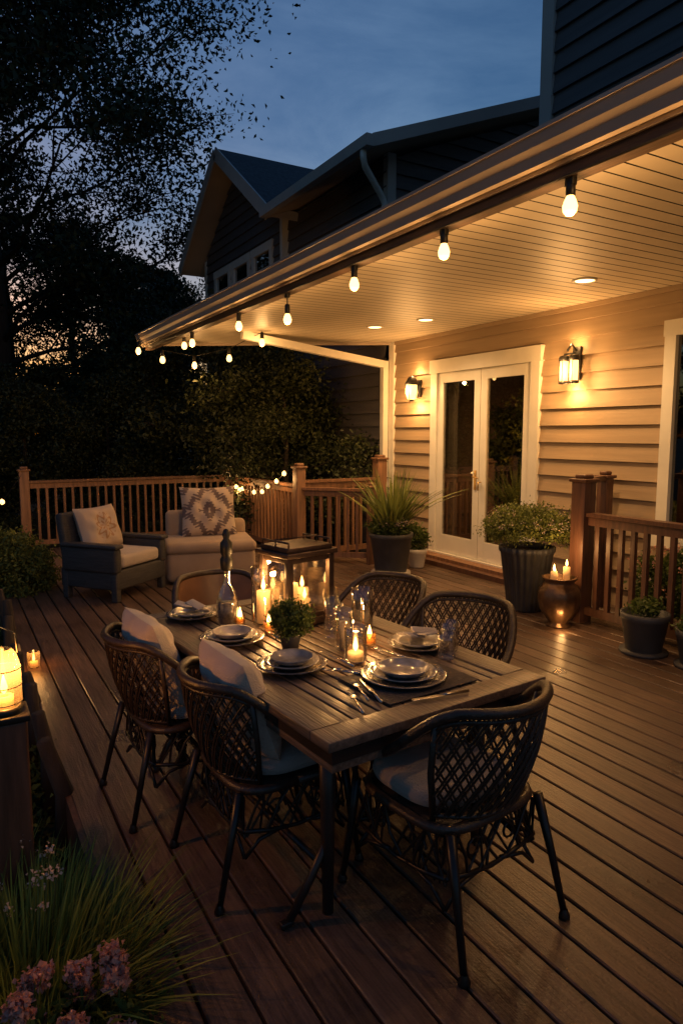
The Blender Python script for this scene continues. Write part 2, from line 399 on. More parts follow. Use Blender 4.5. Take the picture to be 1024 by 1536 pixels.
# porch ceiling
c=MB(); y=-1.3; sp=.125
def xmax(y): return WX-.002 if y<=8.3 else WX-(y-8.3)*1.62
while y<10.1:
    y0,y1=y+.006,y+sp-.006
    c.add([(2.69,y0,3.0),(xmax(y0),y0,3.0),(max(2.7,xmax(y1)),y1,3.0),(2.69,y1,3.0)],[(3,2,1,0)],'ceil')
    y+=sp
c.add([(2.62,-1.4,3.009),(WX,-1.4,3.009),(WX,8.3,3.009),(2.62,10.2,3.009)],[(3,2,1,0)],'groove')
c.obj('porch_ceiling',house)
c=MB()
c.prism([(2.56,-1.5,3.15),(WX,-1.5,3.85),(WX,8.35,3.85),(2.56,10.28,3.15)],.05,'shingle')
c.obj('porch_roof',house)
c=MB(); Y0,Y1=-1.5,10.3
pr=[(2.575,2.975),(2.535,2.975),(2.525,3.02),(2.50,3.05),(2.49,3.10),(2.48,3.103),(2.48,3.122),(2.495,3.122),(2.50,3.108),(2.57,3.105)]
n=len(pr); vs=[(a,Y0,b) for a,b in pr]+[(a,Y1,b) for a,b in pr]
c.add(vs,[(i,(i+1)%n,n+(i+1)%n,n+i) for i in range(n)]+[list(range(n)),list(range(n,2*n))],'gutter')
c.bx(2.58,2.60,Y0,Y1,2.955,3.13,'gutter')
c.beam((2.56,10.30,3.05),(WX,8.36,3.05),.04,.17,'gutter')
c.obj('gutter_and_fascia',house)
c=MB(); c.bx(2.603,2.685,Y0,10.2,2.895,3.02,'beam'); c.obj('porch_beam',house)
c=MB(); c.bx(WX-.045,WX,-3,YC-.002,2.955,2.998,'siding'); c.obj('frieze',house)

# upper block
u=MB(); siding(u,'X',WX,-4,5.44,3.2,10,.2,'siding_dark'); u.bx(WX-.05,WX+.1,5.44,5.60,3.2,10,'eave')
u.bx(WX+.001,10,-4,5.55,3.2,10,'siding_dark'); u.obj('upper_storey',house)
wg=MB(); SL=.386
siding(wg,'X',WX,8.54,11.9,-.3,5.62,.2,'siding_dark')
siding(wg,'Y',8.54,WX+.12,13,3.1,7.2,.2,'siding_dark',ext=lambda z:(max(WX+.1,5.1+(z-5.37)/SL),9.5))
wg.bx(WX-.03,WX+.11,8.50,8.62,3.1,5.66,'eave')
wg.bx(WX+.02,12,8.56,11.9,3.0,5.55,'siding_dark')
wg.obj('wing_walls',house)
wr=MB()
wr.prism([(5.1,8.0,5.62),(9.5,8.0,5.62+SL*4.4),(9.5,12.6,5.62+SL*4.4),(5.1,11.55,5.62)],.17,'eave','shingle','soffit')
wr.prism([(9.5,8.0,7.32),(13.9,8.0,5.62),(13.9,12.6,5.62),(9.5,12.6,7.32)],.17,'eave','shingle','soffit')
wr.bx(4.98,5.10,7.97,11.5,5.44,5.59,'eave')
wr.tube([(5.04,8.15,5.46),(5.04,8.15,5.34),(5.10,8.2,5.26),(5.52,8.46,5.05),(5.60,8.48,4.95),(5.61,8.48,4.0)],.045,'trim',8)
wr.obj('wing_roof',house)
gb=MB(); GX=5.6; yc=13.95; hw=2.5
def gz(y): return 7.45-abs(y-yc)*.72
gb.prism([(5.1,11.4,gz(11.4)),(11,11.4,gz(11.4)),(11,yc,gz(yc)),(5.1,yc,gz(yc))],.16,'trim','shingle','soffit')
gb.prism([(5.1,yc,gz(yc)),(11,yc,gz(yc)),(11,16.5,gz(16.5)),(5.1,16.5,gz(16.5))],.16,'trim','shingle','soffit')
for s_ in(-1,1): gb.beam((5.08,yc+s_*.0,gz(yc)-.10),(5.08,yc+s_*2.57,gz(yc+2.57)-.10),.03,.24,'eave')
gb.obj('gable_roof',house)
gw=MB()
wins=[(12.35,13.15),(13.45,14.25),(14.55,15.35)]
WB,WT=4.15,5.22
siding(gw,'X',GX,11.9,16.0,-.3,WB,.2,'siding_dark')
siding(gw,'X',GX,11.9,16.0,WT,7.3,.2,'siding_dark',ext=lambda z:(max(11.9,yc-(7.25-z)/.72),min(16.0,yc+(7.25-z)/.72)))
ed=[11.9]+[v for w_ in wins for v in w_]+[16.0]
for i in range(0,len(ed),2): siding(gw,'X',GX,ed[i],ed[i+1],WB,WT,.2,'siding_dark')
gw.bx(GX-.04,GX+.1,11.8,11.9,-.3,5.8,'trim'); gw.bx(GX-.04,GX+.1,16.0,16.1,-.3,5.7,'trim')
for a,b in wins:
    gw.bx(GX-.05,GX+.02,a-.10,a+.03,WB,WT,'trim'); gw.bx(GX-.05,GX+.02,b-.03,b+.10,WB,WT,'trim')
    gw.bx(GX-.055,GX+.02,a-.12,b+.12,WT-.04,WT+.12,'trim'); gw.bx(GX-.06,GX+.02,a-.12,b+.12,WB-.08,WB+.03,'trim')
    gw.bx(GX-.03,GX+.02,a,b,(WB+WT)/2-.02,(WB+WT)/2+.02,'trim')
    gw.bx(GX-.012,GX-.006,a+.03,b-.03,WB+.03,WT-.04,'paned')
gw.bx(GX+.03,10,12.0,15.9,-.3,5.6,'black')
gw.obj('gable_wall',house)

# ---------------------------------------------------------------- recessed lights, sconces
for (x,y) in((4.81,4.18),(4.87,6.5),(4.66,7.25)):
    e=empty('recessed_ceiling_light',(x,y,2.998))
    b=MB(); b.lathe([(.105,0),(.105,-.008),(.085,-.010),(.08,.0)],(0,0,0),'trim',28); b.cyl((0,0,-.006),.078,.003,'disc',24); b.obj('can_trim',e)
    l=bpy.data.lights.new('downlight','SPOT'); l.energy=100; l.color=(1,.58,.24); l.spot_size=R(140); l.spot_blend=.9; l.shadow_soft_size=.05
    o=bpy.data.objects.new('downlight',l); COL.objects.link(o); o.location=(0,0,-.03); o.parent=e
def sconce(y,z,kind):
    e=empty('wall_sconce',(WX-.02,y,z)); b=MB()
    if kind==0:
        b.rbox((-.015,0,0),(.03,.12,.24),'black',.01); b.tube([(-.03,0,.08),(-.09,0,.12),(-.13,0,.10)],.012,'black')
        b.lathe([(.01,.17),(.05,.15),(.095,.07),(.10,.05),(.085,.05)],(-.13,0,0),'black',20)
        b.lathe([(.075,.05),(.085,-.05),(.06,-.14),(.001,-.15)],(-.13,0,0),'lampg',20); b.cyl((-.13,0,-.17),.03,.03,'black',12)
        for q in range(4): a=q*math.pi/2+.4; b.tube([(-.13+.088*math.cos(a),.088*math.sin(a),.05),(-.13+.09*math.cos(a),.09*math.sin(a),-.05),(-.13+.05*math.cos(a),.05*math.sin(a),-.16)],.005,'black',4)
        b.obj('lantern_body',e); point((-.27,0,-.03),9,e,.06)
    else:
        b.rbox((-.015,0,.05),(.03,.11,.34),'black',.01); b.tube([(-.03,0,.18),(-.10,0,.24),(-.16,0,.17)],.012,'black')
        for dy in(-.065,.065):
            b.lathe([(.01,.13),(.05,.12),(.055,.08),(.05,.07)],(-.13,dy,0),'black',16)
            b.cyl((-.13,dy,-.13),.042,.20,'lampg',14)
            b.cyl((-.13,dy,-.16),.05,.03,'black',14)
            for q in range(4): a=q*math.pi/2+.4; b.tube([(-.13+.05*math.cos(a),dy+.05*math.sin(a),-.14),(-.13+.05*math.cos(a),dy+.05*math.sin(a),.09)],.004,'black',4)
        b.tube([(-.13,-.065,.14),(-.13,.065,.14)],.01,'black')
        b.obj('lantern_body',e); point((-.30,0,-.03),11,e,.06)
    point((-.10,0,.24),2.2,e,.03); point((-.10,0,-.24),3.4,e,.03)
sconce(7.70,2.30,0); sconce(4.98,2.36,1)

# ---------------------------------------------------------------- string lights
sl=empty('string_lights'); b=MB()
def bulb(b,x,y,z,s=1.0,p=4.0,top=None):
    top=top or z+.17
    b.tube([(x,y,z+.09*s),(x,y,top)],.006,'black',6)
    b.lathe([(.006,.13*s),(.022*s,.12*s),(.024*s,.05*s),(.018*s,.045*s)],(x,y,z),'black',12)
    b.lathe([(.016*s,.05*s),(.028*s,.025*s),(.036*s,-.002*s),(.032*s,-.026*s),(.018*s,-.042*s),(.001,-.047*s)],(x,y,z),'bulb',14)
    if p>0: point((x,y,z-.07*s),p,sl,.03)
main=[(2.63,.45),(2.63,1.4),(2.63,2.39),(2.63,3.34),(2.63,4.37),(2.63,5.49),(2.63,6.62),(2.63,8.12)]
for i,(x,y) in enumerate(main):
    zz=2.77 if i!=5 else 2.68
    bulb(b,x,y,zz,1.0,5.4 if i>1 else 8,2.90)
    b.rbox((x,y,2.905),(.035,.05,.09),'black',.006)
b.tube([(2.597,.3,2.90),(2.597,8.2,2.90),(2.55,10.2,2.93)],.006,'black',5)
sw=[(2.50,10.2,2.88),(2.66,9.53,2.70),(3.18,9.74,2.67),(3.45,9.06,2.72),(3.59,8.25,2.85)]
for i,(x,y,z) in enumerate(sw): bulb(b,x,y,z,1.05,(3.5 if i%2==0 else 0),z+.13)
bulb(b,2.7,8.66,2.80,1.0,0,2.93)
b.tube([(x,y,z+.13) for x,y,z in sw],.005,'black',5)
b.obj('cord_and_bulbs',sl)
fl=empty('fairy_lights'); b=MB()
pp=[(3.93,10.3,1.0),(3.93,10.12,.86),(3.93,9.98,.82),(3.93,9.85,.85),(3.93,9.4,.83),(3.93,9.1,.86),(3.93,8.9,.95),(3.93,8.6,1.04),(3.93,8.35,1.16),(3.95,8.2,1.22)]
b.tube(pp,.004,'black',5)
for p in pp[1:9]:
    b.lathe([(.001,.036),(.024,.018),(.030,0),(.024,-.024),(.001,-.036)],p,'bulb',10)
point((3.80,9.9,.85),3.0,fl); point((3.8,8.5,1.1),2.6,fl)
gl=[(.62,10.2,.78),(.45,9.4,.62),(.40,9.2,.45)]
b.tube([(.9,10.6,1.1)]+gl+[(.36,9.0,.1)],.004,'black',5)
for p in gl: b.lathe([(.001,.04),(.028,.018),(.034,0),(.028,-.024),(.001,-.04)],p,'bulb',10)
point((.55,9.7,.8),2.5,fl); point((.30,9.0,.6),2.0,fl)
b.obj('bulbs',fl)

# ---------------------------------------------------------------- railings
def post(b,x,y,hh,k,w=.11,z0=-.28):
    b.rbox((x,y,(z0+hh)/2),(w,w,hh-z0),k,.006); b.rbox((x,y,hh+.012),(w+.04,w+.04,.03),k,.008); b.rbox((x,y,hh+.045),(w*.8,w*.8,.04),k,.015)
def rail(b,p0,p1,k,hh=1.0,bw=.034):
    p0=Vector((*p0,0));p1=Vector((*p1,0)); d=(p1-p0); L=d.length; u=d.normalized(); a=p0+u*.06; e=p1-u*.06
    b.beam(a+Vector((0,0,hh)),e+Vector((0,0,hh)),.10,.035,k)
    b.beam(a+Vector((0,0,hh-.06)),e+Vector((0,0,hh-.06)),.04,.07,k)
    b.beam(a+Vector((0,0,.11)),e+Vector((0,0,.11)),.04,.07,k)
    n=int((L-.12)/.115); ang=math.atan2(u.y,u.x)
    for i in range(1,n):
        q=a+(e-a)*i/n; b.box((q.x,q.y,.145+(hh-.24)/2),(bw,bw,hh-.24),k,(0,0,ang))
rb=MB(); A=(.95,10.75);B=(4.03,10.75);C_=(4.03,8.10);D=(5.30,8.10);E=(4.72,7.42)
for p,hh in((A,1.16),(B,1.18),(C_,1.24),(D,1.33)): post(rb,*p,hh,'rail',.13 if p!=D else .15)
rail(rb,A,B,'rail'); rail(rb,B,C_,'rail'); rail(rb,C_,D,'rail',1.06); rail(rb,C_,E,'rail',.97); post(rb,*E,1.0,'rail',.08)
rb.obj('deck_railing')
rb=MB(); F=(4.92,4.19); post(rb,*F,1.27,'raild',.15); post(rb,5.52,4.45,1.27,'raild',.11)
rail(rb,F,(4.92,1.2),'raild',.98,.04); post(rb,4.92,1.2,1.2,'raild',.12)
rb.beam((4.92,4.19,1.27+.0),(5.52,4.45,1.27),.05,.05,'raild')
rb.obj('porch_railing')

# ---------------------------------------------------------------- table
TB=empty('dining_table',(1.40,2.69,0),R(4.8)); W2,L2=.51,.90; b=MB(); z=.735
b.rbox((0,-L2+.055,z),(2*W2,.11,.034),'table',.004); b.rbox((0,L2-.055,z),(2*W2,.11,.034),'table',.004)
b.rbox((-W2+.06,0,z),(.12,2*L2-.222,.034),'table',.004); b.rbox((W2-.06,0,z),(.12,2*L2-.222,.034),'table',.004)
inner=2*W2-.24; ns=14; sw_=inner/ns
for i in range(ns):
    b.rbox((-inner/2+sw_*(i+.5),0,z-.003),(sw_-.009,2*L2-.222,.028),'table',.003)
b.bx(-W2+.03,W2-.03,-L2+.03,L2-.03,.66,.70,'tablemetal')
b.obj('top',TB); b=MB()
b.bx(-W2+.035,W2-.035,-L2+.035,-L2+.06,.63,.717,'table'); b.bx(-W2+.035,W2-.035,L2-.06,L2-.035,.63,.717,'table')
b.bx(-W2+.035,-W2+.06,-L2+.06,L2-.06,.63,.717,'table'); b.bx(W2-.06,W2-.035,-L2+.06,L2-.06,.63,.717,'table')
for sx in(-1,1):
    for sy in(-1,1):
        x_,y_=sx*(W2-.14),sy*(L2-.22)
        b.tube([(x_,y_,.66),(x_,y_,.35),(x_,y_,0)],[.034,.026,.020],'tablemetal',10)
        b.tube([(x_,y_,.28),(x_-sx*.0-.06,y_-sy*.02,.14),(x_-.15,y_+sy*-.02,.012)],.015,'tablemetal',8)
        b.rbox((x_-.16,y_-sy*.02,.012),(.05,.03,.022),'tablemetal',.006)
    b.tube([(sx*(W2-.14),-L2+.22,.16),(sx*(W2-.14),L2-.22,.16)],.012,'tablemetal',8)
b.obj('frame',TB)

ZT=.7535
def obj_at(name,x,y,z=ZT,rz=0): return empty(name,(x,y,z),rz)
def plate(x,y,r,extra=None,rz=0):
    e=obj_at('place_setting',x,y); b=MB()
    b.lathe([(.001,0),(r*.62,0),(r*.70,.004),(r*.98,.018),(r,.020),(r*.985,.023),(r*.72,.010),(r*.64,.007),(.001,.007)],(0,0,0),'ceramicr',44)
    r2=r*.78
    b.lathe([(.001,.009),(r2*.6,.009),(r2*.72,.015),(r2,.032),(r2*.99,.035),(r2*.74,.021),(.001,.016)],(0,0,0),'ceramic',44)
    if extra=='bowl':
        q=r*.60; b.lathe([(.001,.018),(q*.5,.018),(q*.85,.030),(q,.047),(q*1.02,.050),(q*.96,.047),(q*.8,.034),(q*.4,.026),(.001,.024)],(.0,0,0),'ceramic',40)
    if extra=='napkin':
        for i in range(5):
            a=i*1.25+rz; b.rbox((.03*math.cos(a),.03*math.sin(a),.045+.006*i),(.12,.05,.008),'grayf',.003,(.25*math.sin(i*2),.3*math.cos(i*1.3),a))
    b.obj('plates',e)
plate(1.09,2.89,.15,'bowl'); plate(1.17,2.43,.145,'bowl'); plate(1.49,2.10,.168,'bowl'); plate(1.06,3.38,.135,'napkin'); plate(1.78,2.40,.14,'napkin',1.0); plate(1.70,3.2,.14,'bowl')
pm=MB(); pm.rbox((1.50,2.08,ZT+.0005),(.44,.32,.005),'mat',.002,(0,0,.08)); pm.obj('woven_placemat')
def cutlery(name,x,y,rz,kind):
    e=obj_at(name,x,y,ZT+.006,rz); b=MB()
    if kind=='knife':
        b.tube([(0,-.11,.002),(0,-.02,.003),(0,0,.003)],[.006,.005,.004],'steel',6); b.rbox((0,.06,.003),(.018,.13,.002),'steel',.001)
    elif kind=='fork':
        b.tube([(0,-.11,.002),(0,.02,.004)],[.006,.003],'steel',6); b.rbox((0,.035,.004),(.022,.03,.003),'steel',.001)
        for i in range(4): b.tube([(-.009+.006*i,.05,.004),(-.009+.006*i,.09,.007)],.0015,'steel',4)
    else:
        b.tube([(0,-.10,.002),(0,.03,.004)],[.006,.003],'steel',6)
        b.lathe([(.001,0),(.012,.002),(.018,.006)],(0,.05,.001),'steel',14)
    b.obj('metal',e)
cutlery('table_knife',1.30,2.03,-.25,'knife'); cutlery('table_fork',1.27,2.07,-.25,'fork'); cutlery('table_knife',1.37,2.40,.1,'knife'); cutlery('table_fork',1.30,2.27,.75,'fork')
cutlery('table_spoon',1.34,2.25,.95,'spoon'); cutlery('table_knife',1.50,1.87,1.45,'knife'); cutlery('table_fork',1.60,2.36,.3,'fork'); cutlery('table_knife',1.28,2.88,.0,'knife'); cutlery('table_fork',1.20,1.98,-.3,'fork')

def flame(b,x,y,z,s=1.0):
    b.lathe([(.001,0),(.006*s,.008*s),(.008*s,.016*s),(.005*s,.03*s),(.001,.045*s)],(x,y,z),'flame',10)
e=obj_at('candle_lantern',1.50,3.05,ZT,R(12)); b=MB(); a,c2,H=.13,.105,.35
b.rbox((0,0,.014),(2*a+.04,2*c2+.04,.028),'lant',.004); b.rbox((0,0,H+.01),(2*a+.06,2*c2+.06,.024),'lant',.004)
b.rbox((0,0,H+.034),(2*a+.02,2*c2+.02,.024),'lant',.004)
for sx in(-1,1):
    for sy in(-1,1): b.rbox((sx*a,sy*c2,H/2+.01),(.032,.032,H-.02),'lant',.003)
    b.bx(sx*a-.002,sx*a+.002,-c2+.017,c2-.017,.03,H-.003,'glass')
    b.rbox((sx*a,0,H-.02),(.014,2*c2-.02,.024),'lant',.002); b.rbox((sx*a,0,.045),(.014,2*c2-.02,.024),'lant',.002)
for sy in(-1,1):
    b.bx(-a+.017,a-.017,sy*c2-.002,sy*c2+.002,.03,H-.003,'glass')
    b.rbox((0,sy*c2,H-.02),(2*a-.02,.014,.024),'lant',.002); b.rbox((0,sy*c2,.045),(2*a-.02,.014,.024),'lant',.002)
b.tube([(-a,0,H+.04),(-a,0,H+.075),(a,0,H+.075),(a,0,H+.04)],.006,'lant',6)
for sx in(-1,1): b.tube([(sx*a,-c2,H+.04),(sx*a,-c2,H+.07),(sx*a,c2,H+.07),(sx*a,c2,H+.04)],.005,'lant',6)
b.cyl((-.045,-.01,.028),.036,.17,'wax'); b.cyl((.05,.02,.028),.034,.13,'wax'); b.cyl((.01,-.05,.028),.03,.09,'wax')
flame(b,-.045,-.01,.2,1.3); flame(b,.05,.02,.16,1.3); flame(b,.01,-.05,.12,1.3)
b.obj('frame_and_candles',e); point((-.02,-.01,.275),2.6,e,.012,name='candle_light')
def hurricane(name,x,y,r,h_,ch,lit=True,p=1.6,k='glass',wax='wax',wf=.55):
    e=obj_at(name,x,y); b=MB(); b.lathe([(.001,.002),(r*.9,.002),(r,.012),(r*.97,h_*.7),(r*1.0,h_),(r*.96,h_),(r*.93,h_*.7),(r*.95,.016)],(0,0,0),k,28)
    if ch>0: b.cyl((0,0,.006),r*wf,ch,wax)
    if lit:
        flame(b,0,0,ch+.008,1.4)
        if p>0: point((0,0,ch+.085),p,e,.012,name='candle_light')
    b.obj('glass_and_candle',e)
hurricane('hurricane_candle_holder',1.33,3.08,.062,.29,.16,p=1.8)
hurricane('votive_candle',1.43,2.36,.048,.15,.035,p=.9,k='glass',wf=.7)
hurricane('tealight_candle',1.60,2.52,.030,.06,.02,p=.6,k='amber')
hurricane('tealight_candle',1.30,2.95,.027,.05,.018,p=.6,k='amber')
hurricane('tealight_candle',1.22,3.12,.025,.045,.018,p=0,k='amber')
hurricane('hurricane_candle_holder',1.47,2.52,.042,.18,.12,lit=False,wax='waxu')
hurricane('drinking_glass',1.66,2.68,.052,.22,0,lit=False)
hurricane('drinking_glass',1.86,2.28,.040,.13,0,lit=False); hurricane('drinking_glass',1.78,2.20,.038,.11,0,lit=False)
hurricane('drinking_glass',1.56,2.80,.038,.16,0,lit=False); hurricane('drinking_glass',1.30,2.72,.032,.10,0,lit=False)
for (x,y) in((1.60,2.88),(1.52,2.72)):
    e=obj_at('wine_glass',x,y); b=MB(); b.lathe([(.035,0),(.034,.003),(.006,.008),(.004,.08),(.012,.09),(.036,.12),(.040,.15),(.034,.19)],(0,0,0),'glass',24); b.obj('glass',e)
e=obj_at('glass_decanter',1.17,3.16); b=MB()
b.lathe([(.001,.0),(.045,.0),(.055,.02),(.055,.12),(.04,.17),(.018,.21),(.016,.27)],(0,0,0),'glass',24,8,.05)
b.lathe([(.001,.01),(.045,.01),(.047,.11),(.001,.11)],(0,0,0),'ceramicr',20)
b.lathe([(.02,.27),(.03,.28),(.032,.33),(.022,.345),(.03,.36),(.03,.41),(.014,.43),(.02,.45),(.012,.475),(.001,.48)],(0,0,0),'black',18); b.obj('bottle',e)
e=obj_at('potted_herb',1.27,2.65); b=MB(); b.lathe([(.001,0),(.035,0),(.048,.06),(.048,.065),(.04,.06),(.001,.055)],(0,0,0),'pot',20); b.obj('pot',e)
place(leafmesh('herb_leaves',clumps((0,0,.135),(.095,.095,.08),130,26,.012,.2),.016,.010,'leafg'),'foliage',e)

# ---------------------------------------------------------------- chairs
def UU(ph,ex=0):
    c=math.cos(ph); t=max(0,min(1,(c+.15)/.95)); t=t*t*(3-2*t)
    return Vector((.30*math.sin(ph),.0-(.36 if c>0 else .24)*c,.625+.215*t))
def LW(ph): return Vector((.24*math.sin(ph),-.01-.24*math.cos(ph),.43))
def chair_meshes():
    fr=MB(); U=UU; Lw=LW
    mx=R(128); fr.tube([U(-mx+2*mx*i/40) for i in range(41)],.0185,'wicker',8)
    m2=R(57)
    for s_ in(-1,1):
        e=U(s_*mx); fr.tube([e,(e.x+s_*.01,e.y+.04,.59),(s_*.245,.235,.50),(s_*.24,.23,.42)],.015,'wicker',8)
        fr.tube([(s_*.215,-.235,.43),(s_*.235,-.29,.22),(s_*.25,-.34,.012)],[.018,.014,.012],'iron',8)
        fr.tube([(s_*.24,.225,.43),(s_*.25,.25,.22),(s_*.262,.285,.012)],[.018,.014,.012],'iron',8)
        for (fx,fy) in((.25,-.34),(.262,.285)): fr.lathe([(.001,0),(.02,0),(.02,.012),(.010,.035)],(s_*fx,fy,0),'iron',10)
        fr.tube([Lw(m2*s_),Lw(m2*s_).lerp(U(m2*s_),.5)+Vector((s_*.015,0,0)),U(m2*s_)],.012,'wicker',6)
    rim=lambda ph,v:Lw(ph).lerp(U(ph),v)+Vector((math.sin(ph),-math.cos(ph),0))*(.02*math.sin(math.pi*v))
    for v in(.93,.06): fr.tube([rim(-m2+2*m2*i/24,v) for i in range(25)],.008,'wicker',6)
    ring=[]
    for i in range(33):
        a=2*math.pi*i/32; c,s=math.cos(a),math.sin(a)
        ring.append((.245*math.copysign(abs(c)**.5,c),.235*math.copysign(abs(s)**.5,s),.425))
    fr.tube(ring,.018,'wicker',8)
    fr.rbox((0,0.01,.422),(.44,.42,.018),'wicker',.006)
    wv=MB(); rnd=random.Random(3)
    step=R(8.2); span=R(38)
    for s_ in(-1,1):
        k=-m2-span
        while k<m2+span:
            for off in(-R(1.25),R(1.25)):
                pts=[]
                for i in range(13):
                    v=i/12; ph=k+off+s_*span*(v-.5)*1.0
                    if -m2<=ph<=m2:
                        pts.append(rim(ph,.04+.92*v)+Vector((math.sin(ph),-math.cos(ph),0))*(.003*s_))
                if len(pts)>1: wv.tube(pts,.0042,'wicker',4,False)
            k+=step
    cor=[(-.22,-.22),(.22,-.22),(.24,.22),(-.24,.22)]
    for q in range(4):
        p=Vector((*cor[q],0)); n=Vector((*cor[(q+1)%4],0))
        fr.tube([p+Vector((0,0,.27))]+[p.lerp(n,t)+Vector((0,0,.27-.035*math.sin(math.pi*t))) for t in(.25,.5,.75)]+[n+Vector((0,0,.27))],.009,'iron',6)
        for j in range(9):
            t0=j/9; t1=t0+rnd.uniform(.12,.32)*(1 if j%2 else .8)
            if t1>1:t1=1
            za,zb=(.41,.25) if j%2 else (.245,.41)
            mid_=p.lerp(n,(t0+t1)/2)+Vector((rnd.uniform(-.015,.015),rnd.uniform(-.015,.015),.33+rnd.uniform(-.03,.03)))
            fr.tube([p.lerp(n,t0)+Vector((0,0,za)),mid_,p.lerp(n,t1)+Vector((0,0,zb))],.006,'iron',5,False)
            t2=rnd.random(); t3=min(1,max(0,t2+rnd.uniform(-.3,.3)))
            fr.tube([p.lerp(n,t2)+Vector((0,0,.41)),p.lerp(n,t3)+Vector((0,0,.245))],.005,'iron',5,False)
        for (tc_,rr_) in((.3,.045),(.7,.045)):
            cc=p.lerp(n,tc_)+Vector((0,0,.33)); dd=(n-p).normalized()
            fr.tube([cc+dd*(rr_*(1-.06*i)*math.cos(i*.6))+Vector((0,0,rr_*(1-.06*i)*math.sin(i*.6))) for i in range(14)],.005,'iron',5,False)
        for s1,s2 in((p,n),(n,p)):
            fr.tube([s1+Vector((0,0,.16)),s1.lerp(s2,.14)+Vector((0,0,.22)),s1.lerp(s2,.40)+Vector((0,0,.245))],.008,'iron',6)
    return fr.obj('t1'),wv.obj('t2')
def pillow(mb,w,h_,t,k,n=18,pinch=.07):
    vs=[];fs=[]
    for sgn in(1,-1):
        o=len(vs)
        for i in range(n+1):
            for j in range(n+1):
                u=-1+2*i/n;v=-1+2*j/n
                th=t*.5*((1-u**4)*(1-v**4))**.55
                x=w/2*u*(1-pinch*(1-v*v)); y=h_/2*v*(1-pinch*(1-u*u))
                wr_=.018*t/.12*math.sin(9*u+3*v)*math.sin(5*v-2*u)*(1-u*u)*(1-v*v)
                vs.append((x,y,sgn*th+wr_))
        for i in range(n):
            for j in range(n):
                a=o+i*(n+1)+j; q=(a,a+n+1,a+n+2,a+1); fs.append(q if sgn>0 else q[::-1])
    mb.add(vs,fs,k,True)
fo,wo=chair_meshes(); fme,wme=take(fo),take(wo)
cb=MB(); vs=[];fs=[]; n=40
prof=[(0.0,-.036),(.80,-.036),(.97,-.022),(1.0,0),(.97,.026),(.86,.040),(.5,.048),(0.0,.050)]
for (q,zz) in prof:
    for j in range(n):
        a=2*math.pi*j/n; c,s=math.cos(a),math.sin(a)
        ex=.5 if s>0 else .78
        vs.append((.215*math.copysign(abs(c)**ex,c)*max(q,.001),(.235 if s>0 else .185)*math.copysign(abs(s)**ex,s)*max(q,.001),zz))
for i in range(len(prof)-1):
    for j in range(n): fs.append((i*n+j,i*n+(j+1)%n,(i+1)*n+(j+1)%n,(i+1)*n+j))
cb.add(vs,fs,'grayf',True); cme=take(cb.obj('t3'))
pb=MB(); pillow(pb,.43,.44,.17,'cream',24,.04); pme=take(pb.obj('t4'))
pa=MB()
nn=24;vs=[];fs=[]
for i in range(nn+1):
    ph=R(-84)+R(168)*i/nn
    for j in range(7):
        v=j/6; u_=UU(ph); vs.append(LW(ph).lerp(Vector((u_.x*.98,u_.y*.98,u_.z)),v))
for i in range(nn):
    for j in range(6): fs.append((i*7+j,(i+1)*7+j,(i+1)*7+j+1,i*7+j+1))
pa.add(vs,fs,'brownback',True); pame=take(pa.obj('t5'))
def chair(x,y,rz,pil=False,panel=False,sc=1.0):
    e=empty('wicker_dining_chair',(x,y,0),rz); e.scale=(sc,sc,sc)
    place(fme,'frame',e); place(wme,'woven_back',e); place(cme,'seat_cushion',e,(0,.01,.470))
    if pil: place(pme,'back_pillow',e,(0,-.135,.715),(R(110),0,0))
    if panel: place(pame,'back_panel',e)
    return e
chair(1.51,1.85,R(6),sc=1.0)
chair(1.06,2.42,R(-90+3),True,sc=.95); chair(.91,3.09,R(-90+4),True,sc=.95)
chair(2.08,2.56,R(90+24)); chair(2.02,3.22,R(90+14))
chair(1.37,3.66,R(183),False,True)

# ---------------------------------------------------------------- lounge
e=empty('outdoor_armchair',(1.50,7.46,0),math.atan2(-.78,.62)+math.pi/2); b=MB()
b.rbox((0,0,.22),(.80,.72,.20),'rattan',.02)
for s_ in(-1,1):
    b.rbox((s_*.37,-.02,.42),(.11,.70,.26),'rattan',.035); b.rbox((s_*.37,-.32,.14),(.07,.07,.28),'rattan',.01); b.rbox((s_*.37,.30,.14),(.07,.07,.28),'rattan',.01)
    b.rbox((s_*.375,-.03,.565),(.13,.72,.04),'rattan',.018)
b.rbox((0,.33,.58),(.80,.11,.60),'rattan',.045,(R(-10),0,0))
b.obj('rattan_frame',e)
b=MB(); b.rbox((0,-.05,.40),(.62,.62,.14),'cream',.045); b.obj('seat_cushion',e)
b=MB(); pillow(b,.60,.48,.2,'medal'); b.obj('throw_pillow',e,(0,.19,.69),(R(72),0,0))
e=empty('lounge_chair',(2.64,7.72,0),R(-14)); b=MB()
b.rbox((0,0,.20),(1.0,.80,.34),'tanf',.06); b.rbox((0,-.02,.415),(1.02,.82,.13),'tanf',.055)
b.rbox((-.30,.33,.60),(.36,.16,.34),'tanf',.06,(R(-8),0,0)); b.rbox((.30,.34,.54),(.36,.15,.22),'tanf',.06,(R(-8),0,0))
b.rbox((0,0,.03),(.9,.7,.05),'black',.01)
b.obj('upholstery',e)
b=MB(); pillow(b,.66,.62,.2,'kilim'); b.obj('throw_pillow',e,(.02,.17,.76),(R(74),0,R(3)))

